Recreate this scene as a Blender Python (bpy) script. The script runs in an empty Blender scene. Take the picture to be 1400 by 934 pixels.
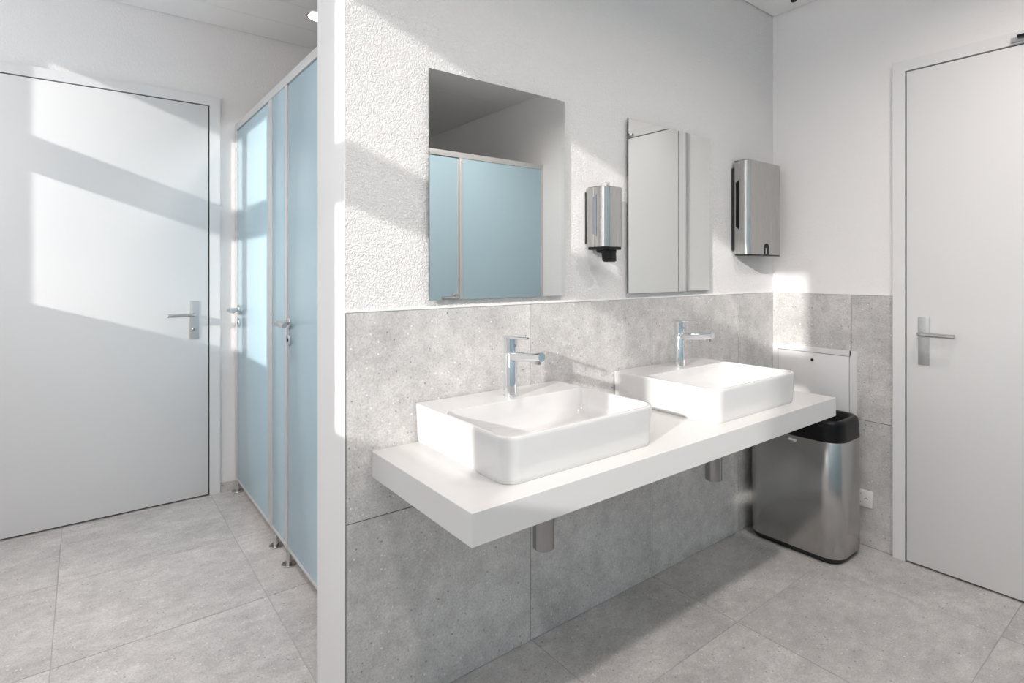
import bpy, bmesh, math, random
from mathutils import Vector, Matrix
random.seed(7)

# ------------------------------------------------------------------ units
# All measured lengths are in units of the lens height; S metres each.
S = 1.17
MM = 0.001 / S                     # one millimetre in those units
sc = bpy.context.scene
C = sc.collection

# ------------------------------------------------------------------ camera
F = 761.0
cam_d = bpy.data.cameras.new('camera')
cam_d.sensor_fit = 'HORIZONTAL'; cam_d.sensor_width = 36.0
cam_d.lens = F / 1400.0 * 36.0
cam_d.shift_y = -98.0 / 1400.0
cam_d.clip_start = 0.02
cam = bpy.data.objects.new('camera', cam_d); C.objects.link(cam)
cam.location = (0, 0, S)
cam.rotation_euler = (math.pi / 2, 0, -math.asin(0.6095))
sc.camera = cam

# ------------------------------------------------------------------ world, sun, exposure
SUN_DX, SUN_DY, SUN_DZ = 1.0, 0.333, -0.340
w = bpy.data.worlds.new('sky'); sc.world = w; w.use_nodes = True
bg = w.node_tree.nodes['Background']
bg.inputs['Color'].default_value = (0.97, 0.98, 1.0, 1)
bg.inputs['Strength'].default_value = 3.0

sun_d = bpy.data.lights.new('sun', 'SUN'); sun_d.energy = 3.0
sun_d.angle = math.radians(0.9); sun_d.color = (1.0, 0.975, 0.94)
sun = bpy.data.objects.new('sun', sun_d); C.objects.link(sun)
sun.location = (-6, -2, 4)
sun.rotation_euler = Vector((SUN_DX, SUN_DY, SUN_DZ)).to_track_quat('-Z', 'Y').to_euler()
LAMP_M, LAMP_C = 6.6, 3.7   # watts of each ceiling downlight: basin area (unseen, added for fill), corridor

sc.view_settings.view_transform = 'Standard'
sc.view_settings.look = 'None'
sc.view_settings.gamma = 1.0
sc.view_settings.use_curve_mapping = False
sc.view_settings.exposure = 0.24
sc.cycles.max_bounces = 16
sc.cycles.diffuse_bounces = 12
sc.cycles.glossy_bounces = 6
sc.cycles.transparent_max_bounces = 8
sc.cycles.caustics_reflective = True
sc.cycles.blur_glossy = 0.3
sc.cycles.sample_clamp_indirect = 8.0

# ------------------------------------------------------------------ materials
def mat(name, col, rough=0.5, metal=0.0, spec=0.5, coat=0.0, aniso=0.0):
    m = bpy.data.materials.new(name); m.use_nodes = True
    b = m.node_tree.nodes['Principled BSDF']
    b.inputs['Base Color'].default_value = (*col, 1)
    b.inputs['Roughness'].default_value = rough
    b.inputs['Metallic'].default_value = metal
    b.inputs['Specular IOR Level'].default_value = spec
    b.inputs['Coat Weight'].default_value = coat
    b.inputs['Coat Roughness'].default_value = 0.05
    b.inputs['Anisotropic'].default_value = aniso
    return m

def N(m, t, **kw):
    n = m.node_tree.nodes.new(t)
    for k, v in kw.items(): setattr(n, k, v)
    return n
def L(m, a, b): m.node_tree.links.new(a, b)

def add_bump(m, height_socket, strength, dist):
    bp = N(m, 'ShaderNodeBump')
    bp.inputs['Strength'].default_value = strength
    bp.inputs['Distance'].default_value = dist
    L(m, height_socket, bp.inputs['Height'])
    L(m, bp.outputs['Normal'], m.node_tree.nodes['Principled BSDF'].inputs['Normal'])
    return bp

def coords(m, out='Object', rnd=False):
    tc = N(m, 'ShaderNodeTexCoord')
    if not rnd: return tc.outputs[out]
    oi = N(m, 'ShaderNodeObjectInfo')
    mu = N(m, 'ShaderNodeVectorMath', operation='SCALE')
    cx = N(m, 'ShaderNodeCombineXYZ')
    for i in range(3): L(m, oi.outputs['Random'], cx.inputs[i])
    L(m, cx.outputs[0], mu.inputs[0]); mu.inputs['Scale'].default_value = 23.7
    ad = N(m, 'ShaderNodeVectorMath', operation='ADD')
    L(m, tc.outputs[out], ad.inputs[0]); L(m, mu.outputs[0], ad.inputs[1])
    return ad.outputs[0]

def noise(m, vec, scale, detail=4, rough=0.55, dist=0.0):
    n = N(m, 'ShaderNodeTexNoise')
    n.inputs['Scale'].default_value = scale; n.inputs['Detail'].default_value = detail
    n.inputs['Roughness'].default_value = rough; n.inputs['Distortion'].default_value = dist
    L(m, vec, n.inputs['Vector'])
    return n.outputs['Fac']

def ramp(m, fac, stops):
    r = N(m, 'ShaderNodeValToRGB')
    el = r.color_ramp.elements
    while len(el) < len(stops): el.new(0.5)
    for e, (p, c) in zip(el, stops):
        e.position = p; e.color = (c, c, c, 1) if not isinstance(c, tuple) else (*c, 1)
    L(m, fac, r.inputs['Fac'])
    return r.outputs['Color']

def mixc(m, a, b, fac, mode='MIX'):
    x = N(m, 'ShaderNodeMix', data_type='RGBA', blend_type=mode)
    for sock, v in ((x.inputs[0], fac), (x.inputs[6], a), (x.inputs[7], b)):
        if isinstance(v, (int, float)): sock.default_value = v
        elif isinstance(v, tuple): sock.default_value = (*v, 1)
        else: L(m, v, sock)
    return x.outputs[2]

def stone(name, base, bump=0.35, stretch=(1, 1, 1)):
    m = mat(name, base, 0.55, spec=0.35)
    v = coords(m, 'Object', True)
    mp = N(m, 'ShaderNodeMapping'); L(m, v, mp.inputs['Vector']); mp.inputs['Scale'].default_value = stretch
    big = noise(m, mp.outputs[0], 3.2, 5, 0.6, 0.6)
    mid = noise(m, mp.outputs[0], 22.0, 5, 0.65)
    fine = noise(m, v, 190.0, 5, 0.72)
    c0 = mixc(m, tuple(x * 0.86 for x in base), tuple(min(1, x * 1.14) for x in base), ramp(m, big, [(0.32, 0.0), (0.68, 1.0)]))
    c1 = mixc(m, c0, ramp(m, mid, [(0.3, 0.72), (0.7, 1.22)]), 0.5, 'MULTIPLY')
    c2 = mixc(m, c1, ramp(m, fine, [(0.34, 0.66), (0.5, 1.0), (0.66, 1.24)]), 0.62, 'MULTIPLY')
    # sparse pale and dark grains of uneven size
    wv = N(m, 'ShaderNodeVectorMath', operation='SCALE'); L(m, v, wv.inputs[0]); wv.inputs['Scale'].default_value = 1.0
    vo = N(m, 'ShaderNodeTexVoronoi'); vo.inputs['Scale'].default_value = 95.0
    L(m, wv.outputs[0], vo.inputs['Vector'])
    sep = N(m, 'ShaderNodeSeparateColor'); L(m, vo.outputs['Color'], sep.inputs[0])
    near = ramp(m, vo.outputs['Distance'], [(0.12, 1.0), (0.34, 0.0)])
    pale = mixc(m, (0, 0, 0), near, ramp(m, sep.outputs[0], [(0.88, 0.0), (0.93, 1.0)]))
    dark = mixc(m, (0, 0, 0), near, ramp(m, sep.outputs[1], [(0.93, 0.0), (0.96, 1.0)]))
    c3 = mixc(m, c2, tuple(min(0.9, x * 1.45) for x in base), pale)
    c4 = mixc(m, c3, tuple(x * 0.40 for x in base), dark)
    L(m, c4, m.node_tree.nodes['Principled BSDF'].inputs['Base Color'])
    h = N(m, 'ShaderNodeMath', operation='MULTIPLY_ADD')
    L(m, fine, h.inputs[0]); h.inputs[1].default_value = 0.6; L(m, mid, h.inputs[2])
    add_bump(m, h.outputs[0], bump, 0.004)
    return m

def plaster(name, col, scale, strength, dist):
    m = mat(name, col, 0.85, spec=0.2)
    v = coords(m, 'Object')
    n1 = noise(m, v, scale, 2, 0.5, 0.8)
    r = ramp(m, n1, [(0.38, 0.0), (0.62, 1.0)])
    add_bump(m, r, strength, dist)
    return m

def brushed(name, col, rough, axis):
    m = mat(name, col, rough, 1.0)
    v = coords(m, 'Object')
    mp = N(m, 'ShaderNodeMapping'); L(m, v, mp.inputs['Vector'])
    mp.inputs['Scale'].default_value = [(6, 900, 900), (900, 6, 900), (900, 900, 6)][axis]
    n1 = noise(m, mp.outputs[0], 1.0, 2, 0.5)
    r = N(m, 'ShaderNodeMapRange'); L(m, n1, r.inputs[0])
    r.inputs[3].default_value = rough - 0.02; r.inputs[4].default_value = rough + 0.02
    L(m, r.outputs[0], m.node_tree.nodes['Principled BSDF'].inputs['Roughness'])
    add_bump(m, n1, 0.012, 0.0005)
    return m

M = {}
M['plaster'] = plaster('textured_white_plaster', (0.90, 0.878, 0.872), 190.0, 0.7, 0.004)
M['plaster_fine'] = plaster('fine_white_plaster', (0.90, 0.878, 0.872), 140.0, 0.25, 0.003)
M['smooth'] = mat('smooth_white_paint', (0.90, 0.89, 0.89), 0.55, spec=0.3)
M['ceiling'] = plaster('ceiling_white', (0.88, 0.87, 0.865), 300.0, 0.1, 0.001)
M['tile_wall'] = stone('grey_stone_wall_tile', (0.62, 0.60, 0.587), 0.6)
M['tile_floor'] = stone('grey_stone_floor_tile', (0.535, 0.513, 0.502), 0.35, (0.85, 1.3, 1))
M['grout_wall'] = mat('grey_grout', (0.20, 0.195, 0.19), 0.9)
M['grout_floor'] = mat('pale_grout', (0.44, 0.43, 0.42), 0.9)
M['door'] = mat('white_door_laminate', (0.82, 0.81, 0.81), 0.45, spec=0.4)
M['gap_shade'] = mat('black_gap_shade', (0.02, 0.02, 0.022), 0.6)  # plain black standing for the shade inside door gaps
M['trim'] = mat('white_edge_trim', (0.85, 0.84, 0.83), 0.4)
M['counter'] = mat('white_laminate', (0.68, 0.667, 0.658), 0.32, spec=0.45)
M['ceramic'] = mat('white_glazed_ceramic', (0.69, 0.68, 0.675), 0.08, spec=0.5, coat=0.4)
M['chrome'] = mat('chrome', (0.83, 0.85, 0.87), 0.04, 1.0)
M['steel_v'] = brushed('brushed_steel_vertical', (0.50, 0.495, 0.48), 0.27, 2)
M['steel_bin'] = brushed('brushed_steel_bin', (0.50, 0.495, 0.485), 0.24, 2)
M['steel_dark'] = mat('dull_steel_pipe', (0.36, 0.36, 0.36), 0.22, 1.0)
M['steel_h'] = brushed('brushed_steel', (0.60, 0.60, 0.60), 0.28, 0)
M['satin'] = mat('satin_steel', (0.62, 0.62, 0.62), 0.25, 1.0)
M['satin_dull'] = mat('satin_aluminium_plate', (0.58, 0.58, 0.58), 0.42, 0.75)
M['alu'] = mat('anodised_aluminium_profile', (0.66, 0.655, 0.65), 0.4, 0.35)
M['blue'] = mat('pale_blue_laminate', (0.445, 0.605, 0.685), 0.22, spec=0.45)
M['black'] = mat('black_plastic', (0.007, 0.007, 0.008), 0.3, spec=0.25)
M['black_m'] = mat('matt_black_plastic', (0.018, 0.018, 0.019), 0.55)
M['slot'] = mat('smoky_window', (0.16, 0.18, 0.20), 0.12)
M['mirror'] = mat('mirror_silver', (0.80, 0.82, 0.81), 0.0, 1.0)
M['mirror_edge'] = mat('mirror_glass_edge', (0.035, 0.042, 0.04), 0.2)
M['white_pl'] = mat('white_plastic', (0.80, 0.79, 0.78), 0.35)
M['grey_pl'] = mat('grey_plastic', (0.30, 0.30, 0.30), 0.4)
M['hole'] = mat('dark_hole', (0.01, 0.01, 0.01), 0.8)
M['window_frame'] = mat('white_window_frame', (0.80, 0.80, 0.80), 0.4)

m = bpy.data.materials.new('clear_window_pane'); m.use_nodes = True
nt = m.node_tree; nt.nodes.clear()
o_ = nt.nodes.new('ShaderNodeOutputMaterial'); t_ = nt.nodes.new('ShaderNodeBsdfTransparent')
g_ = nt.nodes.new('ShaderNodeBsdfGlossy'); g_.inputs['Roughness'].default_value = 0.0
x_ = nt.nodes.new('ShaderNodeMixShader'); x_.inputs[0].default_value = 0.05
nt.links.new(t_.outputs[0], x_.inputs[1]); nt.links.new(g_.outputs[0], x_.inputs[2]); nt.links.new(x_.outputs[0], o_.inputs[0])
M['pane'] = m
m = mat('lit_lamp_diffuser', (1, 0.97, 0.92), 0.5)
b_ = m.node_tree.nodes['Principled BSDF']
b_.inputs['Emission Color'].default_value = (1.0, 0.93, 0.84, 1); b_.inputs['Emission Strength'].default_value = 6.0
M['lamp'] = m

# ------------------------------------------------------------------ mesh helpers (units: lens heights)
def box(bm, a, b):
    x0, x1 = sorted((a[0], b[0])); y0, y1 = sorted((a[1], b[1])); z0, z1 = sorted((a[2], b[2]))
    v = [bm.verts.new(p) for p in ((x0,y0,z0),(x1,y0,z0),(x1,y1,z0),(x0,y1,z0),(x0,y0,z1),(x1,y0,z1),(x1,y1,z1),(x0,y1,z1))]
    for f in ((0,3,2,1),(4,5,6,7),(0,1,5,4),(1,2,6,5),(2,3,7,6),(3,0,4,7)): bm.faces.new([v[i] for i in f])
    return bm
def B(a, b, bevel=0.0, seg=2):
    bm = bmesh.new(); box(bm, a, b)
    if bevel: bmesh.ops.bevel(bm, geom=bm.edges[:], offset=bevel, segments=seg, affect='EDGES', profile=0.5)
    return bm
def frame_of(d):
    d = Vector(d).normalized()
    u = d.orthogonal().normalized() if abs(d.z) < 0.9 else Vector((1, 0, 0))
    u = (u - d * u.dot(d)).normalized()
    return u, d.cross(u).normalized()
def loft(bm, loops, cap0=True, cap1=True):
    rows = [[bm.verts.new(p) for p in lp] for lp in loops]
    n = len(rows[0])
    for a, b in zip(rows, rows[1:]):
        for i in range(n):
            j = (i + 1) % n
            bm.faces.new((a[i], a[j], b[j], b[i]))
    if cap0: bm.faces.new(list(reversed(rows[0])))
    if cap1: bm.faces.new(rows[-1])
    return rows
def tube(bm, pts, r, n=20, cap=True):
    pts = [Vector(p) for p in pts]
    rs = r if isinstance(r, (list, tuple)) else [r] * len(pts)
    u = None; loops = []
    for i, p in enumerate(pts):
        d = (pts[min(i + 1, len(pts) - 1)] - pts[max(i - 1, 0)]).normalized()
        if u is None: u, v = frame_of(d)
        else:
            u = (u - d * u.dot(d)).normalized(); v = d.cross(u).normalized()
        loops.append([p + (u * math.cos(t) + v * math.sin(t)) * rs[i] for t in [2 * math.pi * k / n for k in range(n)]])
    loft(bm, loops, cap, cap)
    return bm
def T(pts, r, n=20): return tube(bmesh.new(), pts, r, n)
def cyl(c, axis, r, h, n=28, edge=0.0):
    """closed cylinder from c along axis, softened ends"""
    c = Vector(c); a = Vector(axis).normalized()
    if not edge: return T([c, c + a * h], r, n)
    return T([c, c + a * 1e-5, c + a * edge, c + a * (h - edge), c + a * (h - 1e-5), c + a * h], [r - edge, r - edge, r, r, r - edge, r - edge], n)
def rrect(x0, x1, y0, y1, rad, z, seg=7):
    """rounded rectangle loop, ccw; rad = (x0y0, x1y0, x1y1, x0y1)"""
    if not isinstance(rad, (list, tuple)): rad = (rad,) * 4
    out = []
    for (cx, cy, sx, sy, a0), r in zip(((x0, y0, 1, 1, 180), (x1, y0, -1, 1, 270), (x1, y1, -1, -1, 0), (x0, y1, 1, -1, 90)), rad):
        for k in range(seg + 1):
            t = math.radians(a0 + 90 * k / seg)
            out.append(Vector((cx + sx * r + r * math.cos(t), cy + sy * r + r * math.sin(t), z)))
    return out

ORG = {}
def obj(name, bm, material, parent=None, origin=None, smooth=True, ang=32):
    bmesh.ops.recalc_face_normals(bm, faces=bm.faces[:])
    if parent is not None: origin = ORG[parent]
    elif origin is None:
        xs = [v.co for v in bm.verts]
        origin = Vector(((min(p.x for p in xs) + max(p.x for p in xs)) / 2, (min(p.y for p in xs) + max(p.y for p in xs)) / 2, min(p.z for p in xs)))
    origin = Vector(origin)
    for v in bm.verts: v.co = (v.co - origin) * S
    me = bpy.data.meshes.new(name); bm.to_mesh(me); bm.free()
    me.materials.append(M[material] if isinstance(material, str) else material)
    if smooth:
        me.shade_smooth(); me.set_sharp_from_angle(angle=math.radians(ang))
    o = bpy.data.objects.new(name, me); C.objects.link(o)
    if parent is not None: o.parent = parent
    else: o.location = origin * S
    ORG[o] = origin
    return o
def thing(name, label, cat, loc, group=None, kind=None):
    o = bpy.data.objects.new(name, None); C.objects.link(o)
    o.empty_display_size = 0.05
    o.location = Vector(loc) * S; ORG[o] = Vector(loc)
    if label: o['label'] = label
    if cat: o['category'] = cat
    if group: o['group'] = group
    if kind: o['kind'] = kind
    return o
def tag(o, label, cat, group=None):
    o['label'] = label; o['category'] = cat
    if group: o['group'] = group
    return o
def struct(name, bm, material, label=None, cat=None, smooth=False):
    o = obj(name, bm, material, smooth=smooth); o['kind'] = 'structure'
    if label: o['label'] = label
    if cat: o['category'] = cat
    return o

# ------------------------------------------------------------------ measured planes
YA, XB, YC = 1.161, 2.247, 2.789       # mirror wall, right wall, far wall
XE, YA2 = 0.4427, 1.330                # end face and back face of the mirror wall
XL, YR = -0.70, -1.80                  # window wall and rear wall
ZC, ZC2, ZC3 = 2.040, 2.095, 2.085     # ceiling levels: basin area, corridor, above the cubicles
ZT, ZR = 0.909, 0.4534                 # top of wall tiling, its row joint
TW = 0.12

# ------------------------------------------------------------------ floor with tiles
floor = struct('floor', B((XL - TW, YR - TW, -0.06), (XB + TW, YC + TW, -2.0 * MM)), 'grout_floor',
               'grey stone tile floor with thin pale joints', 'floor')
def tile_mesh(w_, h_, t_, bevel):
    bm = B((0, 0, -t_), (w_, h_, 0)); 
    top = [e for e in bm.edges if all(abs(v.co.z) < 1e-6 for v in e.verts)]
    bmesh.ops.bevel(bm, geom=top, offset=bevel, segments=1, affect='EDGES')
    for v in bm.verts: v.co *= S
    me = bpy.data.meshes.new('tile'); bm.to_mesh(me); bm.free()
    return me
_tc = {}
def lay_tile(parent, mname, u0, u1, v0, v1, mtx, gap, t_):
    """a tile over [u0,u1]x[v0,v1] of a plane given by matrix mtx (columns: u, v, normal, origin)"""
    w_, h_ = u1 - u0 - gap, v1 - v0 - gap
    key = (mname, round(w_, 4), round(h_, 4))
    if key not in _tc:
        _tc[key] = tile_mesh(w_, h_, t_, 0.6 * MM); _tc[key].materials.append(M[mname])
    o = bpy.data.objects.new('tile', _tc[key]); C.objects.link(o)
    o.parent = parent
    m4 = mtx @ Matrix.Translation((u0 + gap / 2, v0 + gap / 2, 0))
    loc = m4.translation - ORG[parent]
    r = m4.to_3x3().to_4x4()
    o.matrix_local = Matrix.Translation(loc * S) @ r
    ORG[o] = m4.translation
    return o
def cuts(start, step, lo, hi):
    k = math.floor((lo - start) / step) + 1
    out = [lo]
    while start + k * step < hi - 1e-4:
        out.append(start + k * step); k += 1
    return [c for i, c in enumerate(out + [hi]) if i == 0 or c - (out + [hi])[i - 1] > 0.012]
IDM = Matrix.Identity(4)
xs = cuts(0.4456, 0.5125, XL, XB); ys = cuts(0.3900, 0.4725, YR, YC)
for i in range(len(xs) - 1):
    for j in range(len(ys) - 1):
        lay_tile(floor, 'tile_floor', xs[i], xs[i + 1], ys[j], ys[j + 1], IDM, 2.6 * MM, 2.0 * MM)

# ------------------------------------------------------------------ walls
wall_center = struct('wall_center', B((XE, YA, 0), (XB, YA2, ZC2 + 0.02)), 'plaster',
                     'textured white plaster wall behind basins, grey tiles below', 'wall')
# smooth painted end of that wall
obj('end_face', B((XE - 0.003, YA - 0.0005, 0), (XE + 0.001, YA2 + 0.0005, ZC2 + 0.01), 0.0012), 'smooth', wall_center)
wall_right = struct('wall_right', B((XB, YR - TW, 0), (XB + TW, YC + TW, ZC2 + 0.05)), 'plaster_fine',
                    'white plaster wall carrying the white door, grey tiles beside it', 'wall')
wall_far = struct('wall_far', B((XL - TW, YC, 0), (XB + TW, YC + TW, ZC2 + 0.05)), 'plaster_fine',
                  'white plaster wall around the sunlit white door', 'wall')
wall_rear = struct('wall_rear', B((XL - TW, YR - TW, 0), (XB + TW, YR, ZC2 + 0.05)), 'plaster_fine',
                   'white plaster wall behind the cubicles', 'wall')

# wall tiles
mA = Matrix(((1, 0, 0, 0), (0, 0, -1, YA - 3 * MM), (0, 1, 0, 0), (0, 0, 0, 1)))      # u=x v=z n=-y
mB = Matrix(((0, 0, -1, XB - 3 * MM), (-1, 0, 0, 0), (0, 1, 0, 0), (0, 0, 0, 1)))     # u=-y v=z n=-x
gA = obj('grout', B((XE, YA - 1.2 * MM, 0), (XB, YA + 0.001, ZT - 0.002)), 'grout_wall', wall_center)
gB = obj('grout', B((XB - 1.2 * MM, 0.728, 0), (XB + 0.001, YA, ZT - 0.002)), 'grout_wall', wall_right)
for (z0, z1) in ((0.0, ZR), (ZR, ZT)):
    ux = [XE + 0.001, 0.9534, 1.4668, 1.980, XB]
    for a, b in zip(ux, ux[1:]): lay_tile(wall_center, 'tile_wall', a, b, z0, z1, mA, 2.8 * MM, 1.8 * MM)
    uy = [-YA, -0.866, -0.728]
    for a, b in zip(uy, uy[1:]): lay_tile(wall_right, 'tile_wall', a, b, z0, z1, mB, 2.8 * MM, 1.8 * MM)
t1 = struct('trim_1', B((XE - 0.001, YA - 5 * MM, ZT - 0.001), (XB, YA, ZT + 4 * MM), 0.6 * MM), 'trim',
            'thin white edge strip capping the tiles behind the basins', 'trim')
t2 = struct('trim_2', B((XB - 5 * MM, 0.728, ZT - 0.001), (XB, YA, ZT + 4 * MM), 0.6 * MM), 'trim',
            'thin white edge strip capping the tiles beside the door', 'trim')

# ------------------------------------------------------------------ window wall (left of the lens, daylight enters here)
Z0, Z1, Z2, Z3 = 1.032, 1.536, 1.669, 1.994       # sill, transom, head of the sun openings
W1 = dict(y=[0.033, 0.368, 0.466, 0.832], dz=0.0)
W2 = dict(y=[1.814, 2.148, 2.230, 2.590], dz=0.025)
FR = 0.04
bm = bmesh.new()
ya0, ya1 = W1['y'][0] - FR, W1['y'][-1] + FR
yb0, yb1 = W2['y'][0] - FR, W2['y'][-1] + FR
zs0, zs1 = Z0 - FR, Z3 + 0.035
for a, b, c_, d in ((YR - TW, ya0, 0, ZC2 + 0.05), (ya1, yb0, 0, ZC2 + 0.05), (yb1, YC + TW, 0, ZC2 + 0.05),
                    (ya0, ya1, 0, zs0), (ya0, ya1, zs1, ZC2 + 0.05), (yb0, yb1, 0, zs0), (yb0, yb1, zs1 + 0.02, ZC2 + 0.05)):
    box(bm, (XL - 0.07, a, c_), (XL, b, d))
wall_left = struct('wall_left', bm, 'plaster_fine', 'white plaster wall with the windows', 'wall')
for k, W in enumerate((W1, W2)):
    y = W['y']; dz = W['dz']
    wo = thing('window_%d' % (k + 1), 'white framed window with a middle post and a transom', 'window', (XL, (y[0] + y[-1]) / 2, Z0 + dz - FR), kind='structure')
    wo['group'] = 'windows in the outside wall'
    top = zs1 + (0.02 if k else 0.0)
    bm = bmesh.new()
    x0, x1 = XL - 0.045, XL - 0.001
    box(bm, (x0, y[0] - FR, zs0), (x1, y[0], top)); box(bm, (x0, y[3], zs0), (x1, y[3] + FR, top))
    box(bm, (x0, y[1], zs0), (x1, y[2], top))
    for a, b in ((y[0], y[1]), (y[2], y[3])):
        box(bm, (x0, a, zs0), (x1, b, Z0 + dz)); box(bm, (x0, a, Z3 + dz), (x1, b, top)); box(bm, (x1 - 0.02, a, Z1 + dz), (x1, b, Z2 + dz))
    obj('window_frame', bm, 'window_frame', wo, smooth=False)
    for a, b in ((y[0], y[1]), (y[2], y[3])):
        for c_, d in ((Z0 + dz, Z1 + dz), (Z2 + dz, Z3 + dz)):
            obj('window_pane', B((XL - 0.027, a, c_), (XL - 0.025, b, d)), 'pane', wo, smooth=False)

# ------------------------------------------------------------------ ceiling of flat panels
ceiling = struct('ceiling', B((XL - TW, YR - TW, ZC2 + 0.03), (XB + TW, YC + TW, ZC2 + 0.10)), 'grout_wall',
                 'flat white panel ceiling with fine joints', 'ceiling')
def panels(x0, x1, y0, y1, z, nx, ny, thick):
    g = 1.5 * MM
    for i in range(nx):
        for j in range(ny):
            a, b = x0 + (x1 - x0) * i / nx, x0 + (x1 - x0) * (i + 1) / nx
            c_, d = y0 + (y1 - y0) * j / ny, y0 + (y1 - y0) * (j + 1) / ny
            obj('ceiling_panel', B((a + g, c_ + g, z), (b - g, d - g, z + thick), 0.5 * MM, 1), 'ceiling', ceiling, smooth=False)
e_ = 4 * MM
panels(XL + e_, XB - e_, -0.05, YA - e_, ZC, 2, 2, 0.07)
panels(XL + e_, XB - e_, YR + e_, -0.05, ZC3, 2, 3, 0.03)
panels(XL + e_, XE - e_, YA, YA2, ZC2, 1, 1, 0.03)
panels(XL + e_, XB - e_, YA2 + e_, YC - e_, ZC2, 1, 7, 0.03)

# ------------------------------------------------------------------ doors (with frames, in the walls)
def lever_set(root, P, plate, lever, proj, r, cylinder=True, flip=1):
    """P(u, v, z) -> world, u along the wall, v out of the wall"""
    (u0, u1, z0, z1) = plate
    def bx(a, b, bev): 
        p, q = P(*a), P(*b); return B(p, q, bev)
    pl = obj('handle_plate', bx((u0, 0, z0), (u1, 5 * MM, z1), 1.5 * MM), 'satin_dull', root)
    ua, ub, zl = lever
    pts = [P(ua, 4 * MM, zl), P(ua, proj * 0.75, zl)]
    for t in (20, 40, 60, 80):
        q = math.radians(t); rr = proj * 0.25
        pts.append(P(ua + (1 if ub > ua else -1) * rr * (1 - math.cos(q)), proj * 0.75 + rr * math.sin(q), zl))
    pts += [P(ua + (1 if ub > ua else -1) * proj * 0.3, proj, zl), P(ub - (1 if ub > ua else -1) * 1.5 * MM, proj, zl), P(ub, proj, zl)]
    obj('lever', T(pts, [r] * (len(pts) - 1) + [r * 0.85], 18), 'satin', root)
    if cylinder:
        um = (u0 + u1) / 2; zc = z0 + (z1 - z0) * 0.26
        cy = obj('lock_cylinder', cyl(P(um, 4 * MM, zc), Vector(P(0, 1, 0)) - Vector(P(0, 0, 0)), 8.5 * MM, 4 * MM, 20, 0.5 * MM), 'satin', root)
        obj('keyhole', B(P(um - 1 * MM, 7.6 * MM, zc - 4 * MM), P(um + 1 * MM, 8.4 * MM, zc + 4 * MM)), 'hole', cy)
    return pl

PC = lambda u, v, z: (u, YC - v, z)
d1 = thing('door_1', 'tall white flush door in white frame, crossed by sunlight', 'door', (0.05, YC, 0), kind='structure')
x0, x1, zt = -0.372, 0.436, 1.7245
fx = 0.047; FP = 0.016
bm = bmesh.new()
box(bm, PC(x1 + 0.0055, 0, 0), PC(x1 + fx, FP, zt + 0.046)); box(bm, PC(x0 - fx, 0, 0), PC(x0 - 0.0055, FP, zt + 0.046))
box(bm, PC(x0 - 0.0055, 0, zt + 0.0055), PC(x1 + 0.0055, FP, zt + 0.046))
obj('door_frame', bm, 'door', d1, smooth=False)
obj('door_gap_shade', B(PC(x0 - 0.0055, 0, 0), PC(x1 + 0.0055, 0.002, zt + 0.0055)), 'gap_shade', d1, smooth=False)  # black sheet behind the leaf, paints the gap's shade
obj('door_leaf', B(PC(x0, 0.002, 0.007), PC(x1, FP + 0.001, zt), 1.0 * MM), 'door', d1)
PCl = lambda u, v, z: (u, YC - FP - 0.001 - v, z)
lever_set(d1, PCl, (0.3622, 0.3988, 0.698, 0.865), (0.3800, 0.2763, 0.805), 0.042, 8.5 * MM)

PB = lambda u, v, z: (XB - v, u, z)
d2 = thing('door_2', 'white flush door in white frame beside the steel bin', 'door', (XB, 0.30, 0), kind='structure')
y1, y0, zt = 0.6866, -0.085, 1.6762
bm = bmesh.new()
box(bm, PB(y1 + 0.0055, 0, 0), PB(y1 + 0.0415, FP, zt + 0.0425)); box(bm, PB(y0 - 0.0415, 0, 0), PB(y0 - 0.0055, FP, zt + 0.0425))
box(bm, PB(y0 - 0.0055, 0, zt + 0.0055), PB(y1 + 0.0055, FP, zt + 0.0425))
obj('door_frame', bm, 'door', d2, smooth=False)
obj('door_gap_shade', B(PB(y0 - 0.0055, 0, 0), PB(y1 + 0.0055, 0.002, zt + 0.0055)), 'gap_shade', d2, smooth=False)  # shade of the gap put in as a black sheet
obj('door_leaf', B(PB(y0, 0.002, 0.007), PB(y1, FP + 0.001, zt), 1.0 * MM), 'door', d2)
PBl = lambda u, v, z: (XB - FP - 0.001 - v, u, z)
lever_set(d2, PBl, (0.622, 0.6528, 0.6805, 0.841), (0.6420, 0.5432, 0.786), 0.042, 8.5 * MM, cylinder=False)
cl = obj('closer_rail', B(PBl(0.4148, 0, 1.6855), PBl(0.02, 0.012, 1.6995), 1 * MM), 'satin_dull', d2)
obj('closer_arm', B(PBl(0.398, 0.010, 1.692), PBl(0.10, 0.030, 1.700), 1 * MM), 'black', d2)

bbz = 0.040
o = struct('baseboard_far', B((0.4835, YC - 8 * MM, 0), (XB, YC, bbz), 0.8 * MM), 'tile_wall', 'low grey stone baseboard beside the sunlit door', 'baseboard')

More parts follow.
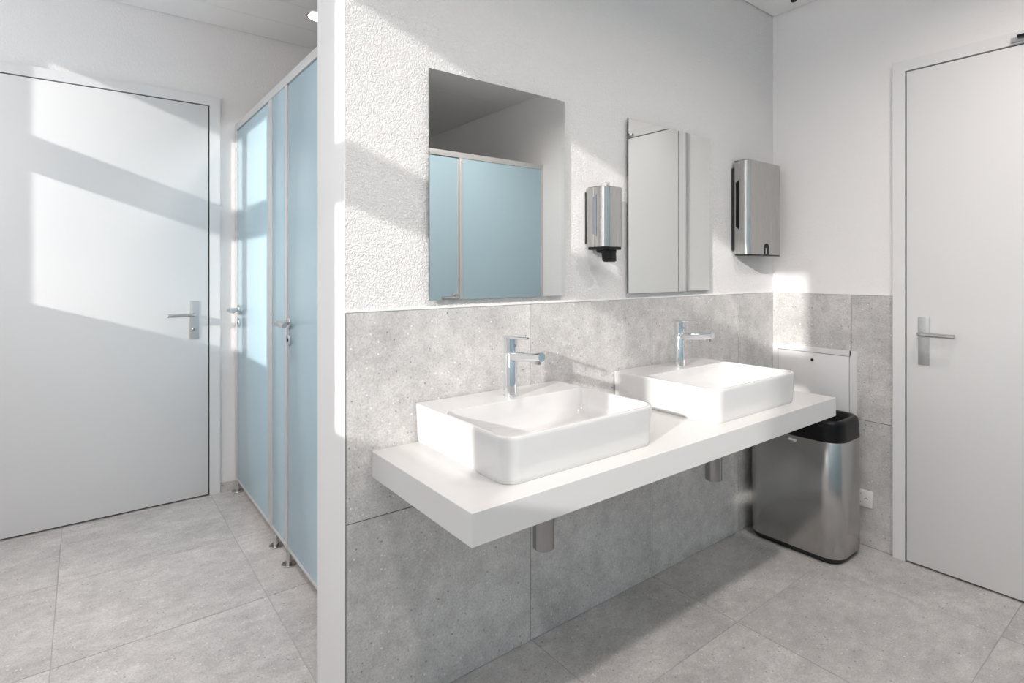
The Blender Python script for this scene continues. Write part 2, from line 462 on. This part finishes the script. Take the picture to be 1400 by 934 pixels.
# ------------------------------------------------------------------ cubicle partitions
def partition(root, P, segs, posts, feet, u0, u1, top, bot, handle):
    """P(u, v, z); segs: (kind, ua, ub, handle u, lever u); v points into the room"""
    th = 0.012
    obj('top_rail', B(P(u0, -th - 0.006, top - 0.030), P(u1, 0.004, top), 1.2 * MM), 'alu', root)
    for a, b in posts:
        obj('post', B(P(a, -th - 0.004, bot), P(b, 0.003, top - 0.030), 1.2 * MM), 'alu', root)
    for (kind, a, b, hu, lu) in segs:
        g = 0.0045 if kind == 'door' else 0.0
        pn = obj('door' if kind == 'door' else 'panel', B(P(a + g, -th, bot + 0.012), P(b - g, 0, top - 0.030 - g), 0.8 * MM), 'blue', root)
        obj('bottom_edge', B(P(a + g, -th - 0.001, bot), P(b - g, 0.002, bot + 0.0125), 0.6 * MM), 'alu', pn)
        if kind == 'door':
            obj('gap_shade_sheet', B(P(a, -th - 0.0035, bot + 0.013), P(b, -th - 0.0012, top - 0.030)), 'gap_shade', pn, smooth=False)  # black sheet behind the door so its edge gaps look shaded
            for e in (a + g, b - g - 0.006):
                obj('edge_profile', B(P(e, -th - 0.001, bot + 0.012), P(e + 0.006, 0.0015, top - 0.032 - g), 0.5 * MM), 'alu', pn)
            d_ = Vector(P(0, 1, 0)) - Vector(P(0, 0, 0))
            obj('rosette', cyl(P(hu, 0, handle), d_, 0.021, 0.007, 26, 0.0012), 'satin', pn)
            sgn = 1 if lu > hu else -1
            pts = [P(hu, 0.004, handle), P(hu, 0.030, handle), P(hu + sgn * 0.004, 0.040, handle), P(hu + sgn * 0.012, 0.0455, handle), P(lu - sgn * 0.001, 0.0455, handle), P(lu, 0.0455, handle)]
            obj('lever', T(pts, [0.0085] * 5 + [0.0078], 18), 'satin', pn)
            rs = obj('lock_rosette', cyl(P(hu, 0, handle - 0.058), d_, 0.020, 0.007, 26, 0.0012), 'satin', pn)
            obj('lock_slot', cyl(P(hu, 0.006, handle - 0.058), d_, 0.006, 0.0018, 14), 'hole', pn)
    d_ = Vector((0, 0, 1))
    for u in feet:
        f_ = obj('foot', cyl(P(u, -0.001, 0.004), d_, 0.0092, bot - 0.004, 20), 'satin', root)
        obj('foot_plate', cyl(P(u, -0.001, 0), d_, 0.0245, 0.005, 28, 0.0015), 'satin', f_)

PX = 0.550
p1 = thing('cubicle_partition', 'pale blue cubicle doors and panel in aluminium profiles beside the sunlit door', 'partition', (PX, 2.06, 0), 'cubicle fronts')
partition(p1, lambda u, v, z: (PX - v, u, z),
          [('door', 2.206, 2.752, 2.712, 2.600), ('panel', 1.990, 2.160, 0, 0), ('door', 1.405, 1.966, 1.946, 1.846)],
          [(2.752, 2.786), (2.160, 2.206), (1.966, 1.990), (1.375, 1.405)], [2.746, 2.117, 1.958, 1.39], YA2 + 0.002, YC - 0.002, 1.662, 0.048, 0.822)
PY = -0.316
p2 = thing('cubicle_partition', 'pale blue cubicle front facing the basins, seen in the mirror', 'partition', (0.8, PY, 0), 'cubicle fronts')
partition(p2, lambda u, v, z: (u, PY + v, z),
          [('panel', 1.664, 2.232, 0, 0), ('door', 1.095, 1.642, 1.615, 1.505), ('panel', 0.93, 1.073, 0, 0), ('door', 0.36, 0.908, 0.385, 0.495), ('panel', -0.20, 0.338, 0, 0), ('panel', -0.676, -0.222, 0, 0)],
          [(2.232, 2.245), (1.642, 1.664), (1.073, 1.095), (0.908, 0.93), (0.338, 0.36), (-0.222, -0.20), (-0.698, -0.676)],
          [2.236, 1.653, 1.084, 0.919, 0.349, -0.211, -0.686], XL + 0.001, XB - 0.001, 1.648, 0.048, 0.850)

# ------------------------------------------------------------------ counter
counter = obj('vanity_counter', B((0.5015, 0.7605, 0.5447), (1.860, YA - 3.4 * MM, 0.6017), 0.9 * MM, 1), 'counter')
tag(counter, 'long white wall-mounted vanity counter slab under both basins', 'counter')

# ------------------------------------------------------------------ basins
ZB, ZRIM = 0.6017, 0.692
def basin(cx, label, pipe):
    x0, x1, y0, y1 = cx - 0.2175, cx + 0.2175, 0.806, 1.1555
    root = thing('wash_basin', label, 'basin', (cx, 0.98, ZB), 'white countertop basins')
    RF, RB = 0.036, 0.006
    R = lambda i, z, k=1.0: rrect(x0 + i, x1 - i, y0 + i, y1 - i * 0.35, (max(RF - i * 0.5, 0.004), max(RF - i * 0.5, 0.004), RB, RB), z, 9)
    t = 0.0075                                   # rim width
    yd = 1.046                                   # front edge of the tap ledge
    loops = [R(0.0065, ZB), R(0.0045, ZB + 0.003), R(0.003, ZB + 0.012), R(0.0, ZRIM - 0.008), R(0.0, ZRIM - 0.0018), R(0.0014, ZRIM)]
    def I(dx, dyf, dyb, z, r): return rrect(x0 + t + dx, x1 - t - dx, y0 + t + dyf, yd - dyb, r, z, 9)
    loops += [I(0.0, 0.0, 0.0, ZRIM, 0.029), I(0.0016, 0.0016, 0.0016, ZRIM - 0.0022, 0.028),
              I(0.0045, 0.003, 0.0045, ZRIM - 0.034, 0.030), I(0.010, 0.008, 0.010, ZRIM - 0.056, 0.034),
              I(0.024, 0.021, 0.024, ZRIM - 0.070, 0.040), I(0.066, 0.056, 0.060, ZRIM - 0.0765, 0.046),
              I(0.120, 0.084, 0.085, ZRIM - 0.0795, 0.028), I(0.190, 0.100, 0.105, ZRIM - 0.081, 0.006)]
    bm = bmesh.new(); loft(bm, loops)
    obj('bowl', bm, 'ceramic', root, ang=50)
    dy = (y0 + t + yd) / 2
    dr = obj('drain', cyl((cx, dy, ZRIM - 0.0812), (0, 0, 1), 0.025, 0.004, 30, 0.0012), 'chrome', root)
    tr = obj('drain_pipe', cyl((cx, 0.955, 0.371), (0, 0, 1), 0.0245, 0.5445 - 0.371, 32, 0.003), 'steel_dark')
    tag(tr, pipe, 'pipe', 'drain pipes under the counter')
    return root
basin(0.8240, 'white rectangular basin beside the white wall end', 'short steel drain pipe under the counter, away from the bin')
basin(1.4960, 'white rectangular basin beside the access panel and the bin', 'short steel drain pipe under the counter, next to the bin')

# ------------------------------------------------------------------ taps
def tap(cx, label, cy=1.082):
    root = thing('basin_tap', label, 'tap', (cx, cy, ZRIM), 'chrome basin taps')
    z = ZRIM; r = 0.0168
    def V(dz): return (cx, cy, z + dz)
    obj('body', T([V(0.0002), V(0.002), V(0.003), V(0.1035), V(0.105)], [r + 0.0012, r + 0.0012, r, r, r - 0.0008], 36), 'chrome', root)
    obj('cartridge_cap', T([V(0.105), V(0.1062), V(0.1075), V(0.1405), V(0.1425), V(0.1427)], [r - 0.001, r - 0.001, r, r, r - 0.0014, r - 0.004], 36), 'chrome', root)
    # spout: slim tube leaving the body, slightly rising, flat round end
    tip = Vector((cx, cy - 0.118, z + 0.1085)); st = Vector((cx, cy - 0.004, z + 0.096))
    sp = obj('spout', T([st, st.lerp(tip, 0.2), st.lerp(tip, 0.9), st.lerp(tip, 0.99), tip], [0.0125, 0.0118, 0.0108, 0.0106, 0.0098], 28), 'chrome', root)
    d = (tip - st).normalized()
    obj('end_disc', cyl(tip - d * 0.0003, d, 0.0082, 0.001, 24), 'chrome', sp)
    a = st.lerp(tip, 0.88)
    obj('aerator', T([a + Vector((0, 0, -0.006)), a + Vector((0, 0, -0.0165)), a + Vector((0, 0, -0.017))], [0.0075, 0.0075, 0.0062], 22), 'satin', sp)
    # flat lever handle
    bm = bmesh.new()
    prof = [(-0.016, 0.1432, 0.0105, 0.0035), (0.010, 0.1432, 0.0100, 0.0038), (0.035, 0.1448, 0.0072, 0.0036), (0.060, 0.1462, 0.0060, 0.0032), (0.0665, 0.1465, 0.0050, 0.0026)]
    loops = []
    for (s, zz, hw, hh) in prof:
        loops.append([Vector((cx + hw * math.copysign(abs(math.cos(t)) ** 0.6, math.cos(t)), cy - s, z + zz + hh * math.copysign(abs(math.sin(t)) ** 0.7, math.sin(t)))) for t in [2 * math.pi * k / 16 for k in range(16)]])
    loft(bm, loops)
    obj('handle', bm, 'chrome', root, ang=50)
    obj('indicator', cyl((cx, cy - r + 0.0006, z + 0.124), (0, -1, 0), 0.0035, 0.0012, 14), 'satin', root)
    return root
tap(0.8270, 'chrome single-lever tap on the basin beside the white wall end')
tap(1.5060, 'chrome single-lever tap on the basin beside the access panel')

# ------------------------------------------------------------------ mirrors
def mirror(x0, x1, z0, z1, label):
    root = thing('wall_mirror', label, 'mirror', ((x0 + x1) / 2, YA, z0), 'frameless wall mirrors')
    yf = YA - 0.0125
    bm = B((x0, yf, z0), (x1, yf + 0.0048, z1))
    g = obj('mirror_glass', bm, 'mirror', root, smooth=False)
    g.data.materials.append(M['mirror_edge'])
    for p in g.data.polygons:
        if abs(p.normal.y) < 0.5: p.material_index = 1
    obj('backing', B((x0 + 0.03, yf + 0.0048, z0 + 0.03), (x1 - 0.03, YA, z1 - 0.03)), 'grey_pl', root, smooth=False)
mirror(0.640, 1.0690, 0.9285, 1.4722, 'frameless mirror above the basin, reflecting blue cubicle doors')
mirror(1.3385, 1.7765, 0.9265, 1.4700, 'frameless mirror between the soap dispenser and the towel dispenser')

# ------------------------------------------------------------------ soap dispenser
def dispenser_cover(bm, x0, x1, yb, yf, z0, z1, r, e):
    R = lambda i, z: rrect(x0 + i, x1 - i, yf + i, yb, (r, r, 0.0008, 0.0008), z, 10)
    loft(bm, [R(e, z0), R(0, z0 + e), R(0, z1 - e), R(e, z1)])
    return bm
root = thing('soap_dispenser', 'brushed steel soap dispenser with black nozzle between the two mirrors', 'dispenser', (1.205, YA, 1.03))
x0, x1, yf, z0, z1 = 1.164, 1.2465, YA - 0.078, 1.066, 1.2385
obj('back_plate', B((x0 - 0.0025, YA - 0.003, z0 + 0.010), (x1 + 0.003, YA, z1 - 0.012), 0.0006), 'black_m', root)
obj('rear_housing', dispenser_cover(bmesh.new(), x0, x1, YA - 0.003, YA - 0.034, z0, z1, 0.001, 0.0008), 'steel_v', root)
cv = obj('cover', dispenser_cover(bmesh.new(), x0, x1, YA - 0.0352, yf, z0, z1, 0.022, 0.0010), 'steel_v', root)
obj('top_cap', B((x0 + 0.001, YA - 0.060, z1), (x1 - 0.001, YA - 0.010, z1 + 0.0012), 0.0004, 1), 'black_m', root)
bm = bmesh.new()
for s in (1,):
    yy0, yy1, zz0, zz1, cch = YA - 0.044, YA - 0.030, z0 + 0.030, z1 - 0.022, 0.008
    pr = [(yy0, zz0), (yy0, zz1), (yy1, zz1 - cch), (yy1, zz0 + cch)]
    loft(bm, [[Vector((x0 - 0.0012, a, b)) for a, b in pr], [Vector((x0 + 0.002, a, b)) for a, b in pr]])
obj('side_window', bm, 'slot', root)
obj('bottom_trim', dispenser_cover(bmesh.new(), x0 + 0.001, x1 - 0.001, YA - 0.010, yf + 0.001, z0 - 0.008, z0, 0.021, 0.0008), 'black', root)
bm = bmesh.new()
def nz(z, a, b, c_, d, r): return rrect(a, b, c_, d, r, z, 5)
xm = (x0 + x1) / 2
loft(bm, [nz(z0 - 0.008, xm - 0.026, xm + 0.022, YA - 0.068, YA - 0.022, 0.008), nz(z0 - 0.016, xm - 0.024, xm + 0.021, YA - 0.069, YA - 0.026, 0.009),
          nz(z0 - 0.018, xm - 0.016, xm + 0.018, YA - 0.070, YA - 0.034, 0.009), nz(z0 - 0.040, xm - 0.014, xm + 0.018, YA - 0.072, YA - 0.036, 0.009), nz(z0 - 0.043, xm - 0.010, xm + 0.014, YA - 0.068, YA - 0.040, 0.008)])
obj('nozzle', bm, 'black', root)
bm = B((xm + 0.0060, YA - 0.046, z1 + 0.001), (xm + 0.0090, YA - 0.042, z1 + 0.007))
ky = obj('key', B((xm + 0.002, YA - 0.047, z1 + 0.006), (xm + 0.013, YA - 0.041, z1 + 0.0165), 0.0016), 'chrome', root)
obj('key_stem', bm, 'chrome', ky)

# ------------------------------------------------------------------ towel dispenser
root = thing('towel_dispenser', 'tall brushed steel paper towel dispenser on the wall near the corner', 'dispenser', (2.06, YA, 1.05))
x0, x1, yf, z0, z1 = 1.9395, 2.1840, YA - 0.070, 1.057, 1.4085
obj('back_plate', B((x0 - 0.003, YA - 0.009, z0 + 0.016), (x1 + 0.002, YA, z1 - 0.026), 0.001), 'black_m', root)
obj('rear_housing', dispenser_cover(bmesh.new(), x0 + 0.001, x1 - 0.001, YA - 0.009, YA - 0.029, z0 + 0.001, z1 - 0.001, 0.001, 0.0008), 'steel_v', root)
cv = obj('cover', dispenser_cover(bmesh.new(), x0, x1, YA - 0.0302, yf, z0, z1, 0.024, 0.0012), 'steel_v', root)
obj('top_cap', B((x0 + 0.002, YA - 0.055, z1 - 0.0002), (x1 - 0.002, YA - 0.010, z1 + 0.0012), 0.0004, 1), 'black_m', root)
bm = bmesh.new()
yy0, yy1, zz0, zz1, cch = YA - 0.0300, YA - 0.0170, z0 + 0.094, z1 - 0.072, 0.010
pr = [(yy0, zz0), (yy0, zz1), (yy1, zz1 - cch), (yy1, zz0 + cch)]
loft(bm, [[Vector((x0 - 0.0012, a, b)) for a, b in pr], [Vector((x0 + 0.003, a, b)) for a, b in pr]])
obj('side_window', bm, 'black', root)
obj('bottom_trim', dispenser_cover(bmesh.new(), x0 + 0.0006, x1 - 0.0006, YA - 0.012, yf + 0.0004, z0 - 0.004, z0 + 0.0002, 0.023, 0.0008), 'black', root)
# arched black latch recess low on the front
lx, lw, lz0, lz1 = 2.063, 0.0165, z0 - 0.004, z0 + 0.044
pr = [(lx - lw, lz0), (lx + lw, lz0)]
for k in range(9):
    t = math.radians(180 * k / 8); pr.append((lx + lw * math.cos(t), lz1 - lw + 0.004 + 0.75 * lw * math.sin(t)))
bm = bmesh.new()
loft(bm, [[Vector((a, yf - 0.0012, b)) for a, b in pr], [Vector((a, yf + 0.004, b)) for a, b in pr]])
la = obj('latch_recess', bm, 'black', root)
obj('latch', B((lx - 0.012, yf - 0.0030, z0 + 0.004), (lx - 0.002, yf - 0.001, z0 + 0.026), 0.0015), 'satin', la)
obj('side_tab', B((x1 - 0.001, YA - 0.050, 1.206), (x1 + 0.002, YA - 0.042, 1.222), 0.0008), 'white_pl', root)

# ------------------------------------------------------------------ access panel and power socket on the right wall
root = thing('access_panel', 'white lockable access panel in the tiled wall behind the bin', 'panel', (XB, 1.0, 0.259))
y0, y1, z0, z1 = 0.8455, 1.1575, 0.259, 0.7005
fw = 0.0195
bm = bmesh.new()
v0, v1 = 3 * MM, 9 * MM
for a, b, c_, d in ((y0, y0 + fw + 0.004, z0, z1), (y1 - fw, y1, z0, z1), (y0 + fw, y1 - fw, z1 - fw, z1), (y0 + fw, y1 - fw, z0, z0 + fw)):
    box(bm, PB(a, v0, c_), PB(b, v1, d))
obj('panel_frame', bm, 'door', root, smooth=False)
obj('panel_gap', B(PB(y0 + 0.01, v0, z0 + 0.01), PB(y1 - 0.01, v0 + 0.001, z1 - 0.01)), 'grey_pl', root, smooth=False)
obj('panel_door', B(PB(y0 + fw + 0.0065, v0 + 0.001, z0 + fw + 0.0025), PB(y1 - fw - 0.0025, v1 - 1 * MM, z1 - fw - 0.0025), 0.6 * MM), 'door', root)
lk = obj('lock', cyl(PB(1.0022, v1 - 1 * MM, 0.651), (-1, 0, 0), 0.0070, 0.002, 20), 'chrome', root)
obj('keyhole', cyl(PB(1.0022, v1 + 0.001, 0.651), (-1, 0, 0), 0.0045, 0.0012, 16), 'hole', lk)

root = thing('power_socket', 'square white power socket on the tile between bin and door', 'socket', (XB, 0.83, 0.144))
y0, y1, z0, z1 = 0.7928, 0.8640, 0.1435, 0.2025
pl = obj('cover_plate', B(PB(y0, v0, z0), PB(y1, v0 + 0.008, z1), 0.0012), 'white_pl', root)
for (yy, zz) in ((0.8130, 0.173), (0.8345, 0.188), (0.8345, 0.158)):
    ins = obj('outlet', cyl(PB(yy, v0 + 0.0075, zz), (-1, 0, 0), 0.0085, 0.0012, 8), 'white_pl', root)
    for (dy, dz) in ((0.004, 0.0), (-0.004, 0.0), (0.0, 0.003)):
        obj('pin_hole', cyl(PB(yy + dy, v0 + 0.0084, zz + dz), (-1, 0, 0), 0.0016, 0.0006, 10), 'hole', ins)

# ------------------------------------------------------------------ waste bin
root = thing('waste_bin', 'tall brushed steel waste bin with black open-top lid below the counter end', 'bin', (2.10, 0.97, 0))
x0, x1, y0, y1 = 1.992, 2.205, 0.803, 1.137
RR = 0.062
def RB_(i, z, extra=0.0): return rrect(x0 + i, x1 - i, y0 + i, y1 - i, max(RR - i, 0.01), z, 12)
bm = bmesh.new(); loft(bm, [RB_(0.014, 0.0), RB_(0.010, 0.004), RB_(0.004, 0.022), RB_(0.004, 0.026)])
obj('base', bm, 'black_m', root, ang=45)
bm = bmesh.new(); loft(bm, [RB_(0.002, 0.0205), RB_(0.0, 0.023), RB_(0.0, 0.412), RB_(0.0015, 0.4135)])
bd = obj('body', bm, 'steel_bin', root, ang=45)
bm = bmesh.new()
loft(bm, [RB_(0.001, 0.4135), RB_(0.0, 0.416), RB_(0.003, 0.470), RB_(0.006, 0.480), RB_(0.014, 0.4855),
          RB_(0.026, 0.482), RB_(0.034, 0.472), RB_(0.038, 0.430)])
obj('lid_ring', bm, 'black', root, ang=60)
bm = bmesh.new()
for k in range(2):
    cy, cz = 0.958 + (0.008 if k == 0 else -0.006), 0.3985 - (0.0 if k == 0 else 0.001)
    pts = [(x0 + 0.0002, cy + 0.0075 * math.cos(t), cz + 0.0048 * math.sin(t)) for t in [2 * math.pi * j / 18 for j in range(18)]]
    loft(bm, [[Vector(p) for p in pts], [Vector((p[0] - 0.0016, p[1], p[2])) for p in pts]])
obj('emblem', bm, 'white_pl', root)

# ------------------------------------------------------------------ ceiling fittings
def downlight(x, y, z, label, watts, spread, group='ceiling downlights'):
    root = thing('ceiling_downlight', label, 'light', (x, y, z - 0.002), group)
    r = 0.052
    bm = bmesh.new(); n = 36
    def ring(rr, zz): return [Vector((x + rr * math.cos(2 * math.pi * k / n), y + rr * math.sin(2 * math.pi * k / n), zz)) for k in range(n)]
    loft(bm, [ring(r, z - 0.0002), ring(r + 0.007, z - 0.0002), ring(r + 0.006, z - 0.003), ring(r, z - 0.0032), ring(r - 0.002, z - 0.001)], False, False)
    obj('trim_ring', bm, 'satin', root)
    bm = bmesh.new(); loft(bm, [ring(r - 0.001, z - 0.0024), ring(r - 0.001, z - 0.0008)])
    obj('diffuser', bm, 'lamp', root)
    ld = bpy.data.lights.new('downlight_lamp', 'AREA'); ld.shape = 'DISK'; ld.size = 2 * r * S * 0.9
    ld.energy = watts; ld.color = (1.0, 0.905, 0.85); ld.spread = math.radians(spread)
    lo = bpy.data.objects.new('lamp_light', ld); C.objects.link(lo)
    lo.parent = root; lo.location = (0, 0, -0.004)
    return root
downlight(0.812, 2.415, ZC2, 'lit round downlight in the ceiling above the cubicles', LAMP_C * 0.6, 100)
for (x, y, z, lab, wt, spr) in ((-0.05, 1.95, ZC2, 'in front of the sunlit door', LAMP_C, 80),
                       (0.10, 0.16, ZC, 'above the way to the sunlit door', LAMP_M, 158), (0.86, 0.16, ZC, 'in front of the basin at the wall end', LAMP_M, 158),
                       (1.62, 0.16, ZC, 'in front of the basin near the bin', LAMP_M, 158)):
    downlight(x, y, z, 'unseen round downlight added for fill light in the white ceiling ' + lab, wt, spr)  # out-of-view lamps, added to fill the room with light
sn = thing('ceiling_sensor', 'small black round sensor on the ceiling near the corner', 'sensor', (2.16, 1.035, ZC - 0.008))
obj('sensor_body', cyl((2.16, 1.035, ZC - 0.010), (0, 0, 1), 0.011, 0.010, 24, 0.003), 'black_m', sn)
obj('sensor_ring', cyl((2.16, 1.035, ZC - 0.0025), (0, 0, 1), 0.016, 0.0025, 24, 0.0008), 'white_pl', sn)
